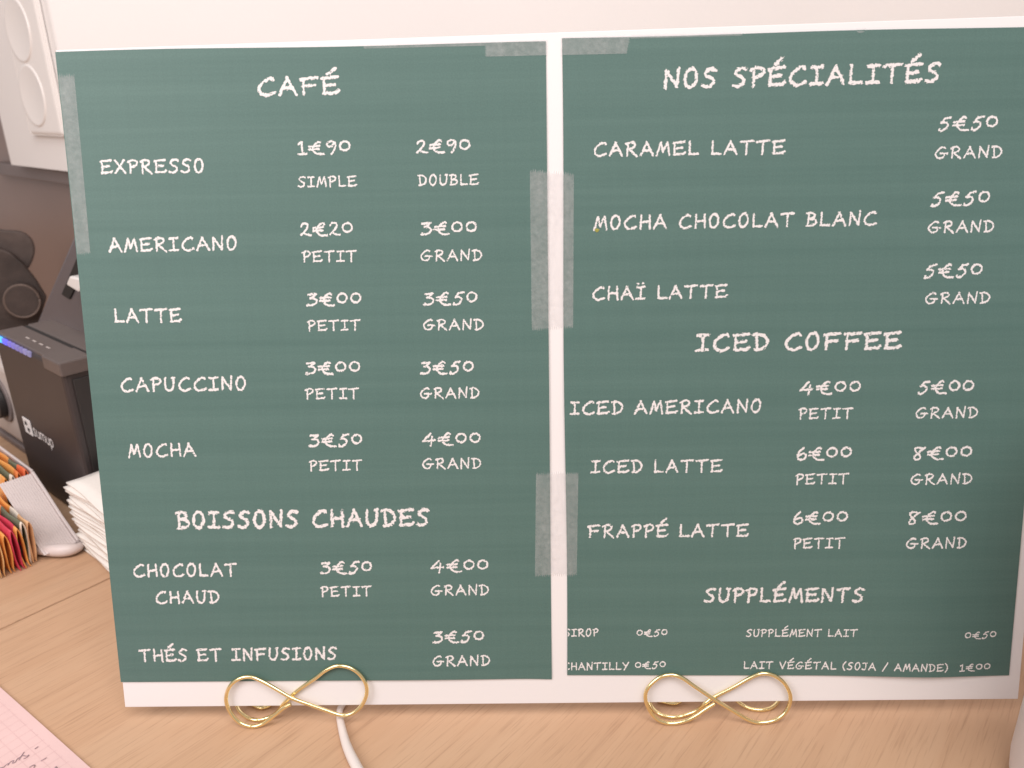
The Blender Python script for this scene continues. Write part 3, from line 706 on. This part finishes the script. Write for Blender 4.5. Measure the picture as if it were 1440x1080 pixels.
def bag_mat(name, stops):
    m = bpy.data.materials.new(name); m.use_nodes = True; nt = m.node_tree; b = nt.nodes['Principled BSDF']
    tc = nt.nodes.new('ShaderNodeTexCoord'); sx = nt.nodes.new('ShaderNodeSeparateXYZ'); nt.links.new(tc.outputs['Object'], sx.inputs[0])
    mr = nt.nodes.new('ShaderNodeMapRange'); mr.inputs['From Min'].default_value = -.07; mr.inputs['From Max'].default_value = 0
    nt.links.new(sx.outputs['X'], mr.inputs['Value'])
    c = ramp(nt, mr.outputs[0], stops, 'CONSTANT')
    v = mapping(nt, (500, 500, 500)); c = mixc(nt, c, ramp(nt, noise(nt, v, 1.0), [(.3, (.85, .85, .85)), (.7, (1.08, 1.08, 1.08))]), .6, 'MULTIPLY')
    nt.links.new(c, b.inputs['Base Color']); b.inputs['Roughness'].default_value = .6; return m
GR, OR, PK, CR, OL = (.155, .165, .105), (.80, .34, .085), (.60, .045, .085), (.80, .70, .60), (.20, .20, .15)
kinds = [
 ('beige', [(0, OR), (.50, CR), (.74, (.72, .42, .22))], 'beige-ended paper tea bag at the back of the front row'),
 ('grey-green', [(0, OR), (.40, (.75, .28, .1)), (.46, GR), (.97, CR)], 'grey-green paper tea bag behind the pink ones'),
 ('pink', [(0, (.75, .28, .1)), (.34, PK), (.92, OR)], 'pink paper tea bag with an orange end beside the grey-green one'),
 ('pink', [(0, PK), (.2, PK), (.9, PK)], 'plain pink paper tea bag beside the orange ones'),
 ('orange', [(0, OR), (.25, PK), (.5, OR)], 'orange paper tea bag with a pink band, next to the plain pink one'),
 ('orange', [(0, OR), (.6, (.82, .40, .12)), (.95, (.72, .42, .18))], 'plain orange paper tea bag next to the olive ones'),
 ('olive', [(0, OL), (.35, GR), (.9, CR)], 'olive paper tea bag next to the plain orange one'),
 ('olive', [(0, GR), (.5, OL), (.85, OR)], 'olive tea bag, frontmost at the photo edge'),
]
def tea_bag(i, stops, label, a, b, z, h, group):
    """a paper sleeve folded over: a thin closed loop in section, drawn out along its length"""
    rnd = random.Random(i * 7 + 1)
    lean = rnd.uniform(-.0012, .0014); th = .0040
    loop = catmull([(-th * .50 + lean, 0.0), (-th * .55 + lean * .4, h * .35), (-th * .40, h * .75), (-th * .12, h * .97), (th * .20, h * .99), (th * .46, h * .80), (th * .40 + lean * .4, h * .45), (th * .12 + lean, h * .10), (th * .18 + lean * 1.4, -.0006 + .0008)], 5)
    n = len(loop); NA = 14; V = []; F = []
    for k in range(NA + 1):
        t = k / NA; x = -.070 + .070 * t
        wob = .0006 * math.sin(5 * t + i) + .0004 * math.sin(13 * t + 2 * i)
        for y, zz in loop: V.append((x + .0006 * math.sin(zz * 260 + i), y + wob, max(zz, 0.0) * (1 - .03 * math.sin(4 * t + i))))
    for k in range(NA):
        for j in range(n - 1): F.append((k * n + j, (k + 1) * n + j, (k + 1) * n + j + 1, k * n + j + 1))
    base = len(V)
    # inner skin of the paper, so the open end shows a paper edge
    cx = [sum(p[0] for p in loop) / n, sum(p[1] for p in loop) / n]
    for k in range(NA + 1):
        for j in range(n):
            x, y, zz = V[k * n + j]; p0 = loop[max(0, j - 1)]; p1 = loop[min(n - 1, j + 1)]
            tx, tz = p1[0] - p0[0], p1[1] - p0[1]; L = math.hypot(tx, tz) + 1e-9
            V.append((x, y + tz / L * .00045, zz - tx / L * .00045))
    for k in range(NA):
        for j in range(n - 1): F.append((base + k * n + j, base + k * n + j + 1, base + (k + 1) * n + j + 1, base + (k + 1) * n + j))
    for j in range(n - 1): F.append((NA * n + j, base + NA * n + j, base + NA * n + j + 1, NA * n + j + 1))
    m_ = bag_mat('tea_bag_paper', stops)
    o = mesh('tea_bag', V, F, m_, None, True, loc=AB(a, b, z), rot=(0, 0, ROT))
    return tag(o, label, 'tea bag', group)
for i, (nm, stops, label) in enumerate(kinds):
    tea_bag(i, stops, label, -.1890 + (.0012, .0006, .004, .0045, .004, .005, .0035, .0025)[i], .0262 - i * .0041, .0006, .0290 + (.0, .0004, -.0005, .0004, -.0008, -.0004, -.001, -.0012)[i], 'paper tea bags in the front row')
back = [([(0, OR), (.55, GR), (.8, (.75, .16, .06))], 'orange-red ended tea bag in the raised back row, nearest the printer'),
        ([(0, OR), (.3, OR), (.88, (.75, .22, .06))], 'bright orange tea bag in the raised back row'),
        ([(0, GR), (.4, GR), (.93, CR)], 'green tea bag with a pale end in the raised back row'),
        ([(0, OR), (.5, (.78, .40, .14)), (.9, OR)], 'orange-yellow tea bag in the raised back row, farthest from the printer')]
for i, (stops, label) in enumerate(back):
    tea_bag(i + 20, stops, label, -.2462, .0468 - i * .0046, .0075, .0330, 'paper tea bags in the raised back row')
from_bm('bag_shelf', box_bm(-.42 + ox, -.2445 + ox, .0285 - oy, b1 - .0001, .0, .0070, .0005), FROST, tr)

# ---------------------------------------------------------------- stack of paper napkins
rnd = random.Random(11)
NN = 22; hN = .0520 / NN
nap0 = None
for i in range(NN):
    z = i * hN
    e = .0008 * math.sin(i * 1.1) + rnd.uniform(-.0007, .0007) - .0045 * (i / NN) * .3
    pts = []
    # one napkin: folded paper with a puffed, slightly wavy fold edge
    L_, D_ = .125, .085
    NXn, NYn = 18, 10
    V = []; F = []
    ph = rnd.uniform(0, 6)
    for side in (0, 1):
        for j in range(NYn + 1):
            for k in range(NXn + 1):
                x = L_ * k / NXn; y = D_ * j / NYn
                edge = min(min(x, L_ - x) / .006, min(y, D_ - y) / .006, 1.0)
                puff = hN * (.50 if side else -.42) * (.55 + .45 * edge ** .5)
                wv = .0006 * math.sin(x * 70 + ph) * math.cos(y * 60 + ph)
                V.append((x + e + .0007 * math.sin(y * 130 + ph), y + .0012 * math.sin(x * 60 + ph * 2) + rnd.uniform(-.0001, .0001), z + hN * .5 + puff + wv * (.5 if 0 < i else .1) + (.0 if not i else .0)))
    st = (NXn + 1) * (NYn + 1)
    for j in range(NYn):
        for k in range(NXn):
            q = j * (NXn + 1) + k
            F.append((q, q + NXn + 1, q + NXn + 2, q + 1)); F.append((st + q, st + q + 1, st + q + NXn + 2, st + q + NXn + 1))
    rim = [k for k in range(NXn + 1)] + [j * (NXn + 1) + NXn for j in range(1, NYn + 1)] + [NYn * (NXn + 1) + k for k in range(NXn - 1, -1, -1)] + [j * (NXn + 1) for j in range(NYn - 1, 0, -1)]
    for q in range(len(rim)):
        a, b = rim[q], rim[(q + 1) % len(rim)]; F.append((a, b, st + b, st + a))
    o = mesh('napkin', V, F, NAPKIN, None, True, loc=AB(-.1785 + rnd.uniform(-.0008, .0008), .0500, .0), rot=(0, 0, ROT + rnd.uniform(-.012, .012)))
    tag(o, 'topmost white paper napkin of the stack behind the board' if i == NN - 1 else ('bottom white paper napkin of the stack, lying on the wood' if i == 0 else 'folded white paper napkin inside the stack behind the board'), 'napkin', 'stacked white paper napkins')

# ---------------------------------------------------------------- pink squared notepad with handwriting
e0 = Vector((-.0787, .0217)); e1 = Vector((-.0046, -.0304)); ed = (e1 - e0).normalized(); en = Vector((-ed.y, ed.x)) * -1
pd = empty('notepad', (e0.x, e0.y, 0), (0, 0, math.atan2(ed.y, ed.x)))      # local x along the visible edge, -y into the page
tag(pd, 'pink squared notepad page with handwriting on the counter corner', 'notepad')
from_bm('page', box_bm(-.10, .19, -.15, 0, .0002, .0016, .0002), PINK, pd)
V = []; F = []
def ribbon(p, q, w, z):
    d = Vector((q[0] - p[0], q[1] - p[1])); L = d.length + 1e-9; nn = Vector((-d.y, d.x)) / L * w / 2; k = len(V)
    V.extend([(p[0] + nn.x, p[1] + nn.y, z), (p[0] - nn.x, p[1] - nn.y, z), (q[0] - nn.x, q[1] - nn.y, z), (q[0] + nn.x, q[1] + nn.y, z)]); F.append((k, k + 1, k + 2, k + 3))
for k in range(50): ribbon((-.099 + k * .0058, -.149), (-.099 + k * .0058, -.004), .00022, .00165)
for k in range(26): ribbon((-.099, -.005 - k * .0058), (.189, -.005 - k * .0058), .00022, .00169)
mesh('page_grid', V, F, GRID, pd)
W = pd.matrix_basis if False else Matrix.Translation((e0.x, e0.y, 0)) @ Matrix.Rotation(math.atan2(ed.y, ed.x), 4, 'Z')
Wi = W.inverted()
HAND = [[(-0.04328, -0.0313), (-0.04297, -0.02973), (-0.04216, -0.02894), (-0.04199, -0.03026), (-0.04206, -0.02841), (-0.04097, -0.02736), (-0.04065, -0.02896), (-0.03967, -0.02844), (-0.03972, -0.02657), (-0.03912, -0.02577), (-0.03858, -0.02738), (-0.03885, -0.0255), (-0.0389, -0.02252)], [(-0.03912, -0.02577), (-0.03847, -0.0247), (-0.03633, -0.02499), (-0.03566, -0.02429), (-0.03585, -0.0258), (-0.03689, -0.0266)], [(-0.0349, -0.02091), (-0.0341, -0.01926)], [(-0.02785, -0.02801), (-0.02629, -0.02599)], [(-0.03108, -0.03167), (-0.03013, -0.03037), (-0.02909, -0.03053), (-0.02899, -0.03194)], [(-0.01928, -0.03177), (-0.01877, -0.03115)], [(-0.01877, -0.03229), (-0.01884, -0.03125), (-0.01755, -0.03256)], [(-0.04524, -0.03362), (-0.04451, -0.03207), (-0.04328, -0.0313)]]
V = []; F = []; cnt = 0
for st in HAND:
    pts = [Wi @ Vector((x, y, 0)) for x, y in st]
    pc = catmull([(p.x, p.y) for p in pts], 6) if len(pts) > 2 else [(p.x, p.y) for p in pts]
    for p, q in zip(pc[:-1], pc[1:]):
        ribbon(tuple(p), tuple(q), .00042, .00174 + cnt * .000002); cnt += 1
mesh('handwriting', V, F, PENCIL, pd)

# ---------------------------------------------------------------- white rounded thing cut off at the right edge
V = []; F = []; n = 48
prof = [(.0, .0), (.0545, .0), (.0580, .0015), (.0595, .005), (.0600, .010), (.0600, .040), (.0600, .090), (.0600, .175), (.0592, .186), (.0560, .190), (.0, .191)]  # width and unseen height chosen to shade the board's lower right corner
for r, z in prof:
    for k in range(n):
        a = 2 * math.pi * k / n
        V.append((r * (1 + .006 * math.sin(3 * a + 1)) * math.cos(a), r * (1 + .006 * math.sin(3 * a + 1)) * math.sin(a), z))
for i in range(len(prof) - 1):
    for k in range(n): F.append((i * n + k, i * n + (k + 1) % n, (i + 1) * n + (k + 1) % n, (i + 1) * n + k))
tag(mesh('container', V, F, CUP, None, True, loc=(.4622, -.0670, 0)), 'white rounded container cut off at the right photo edge', 'container')
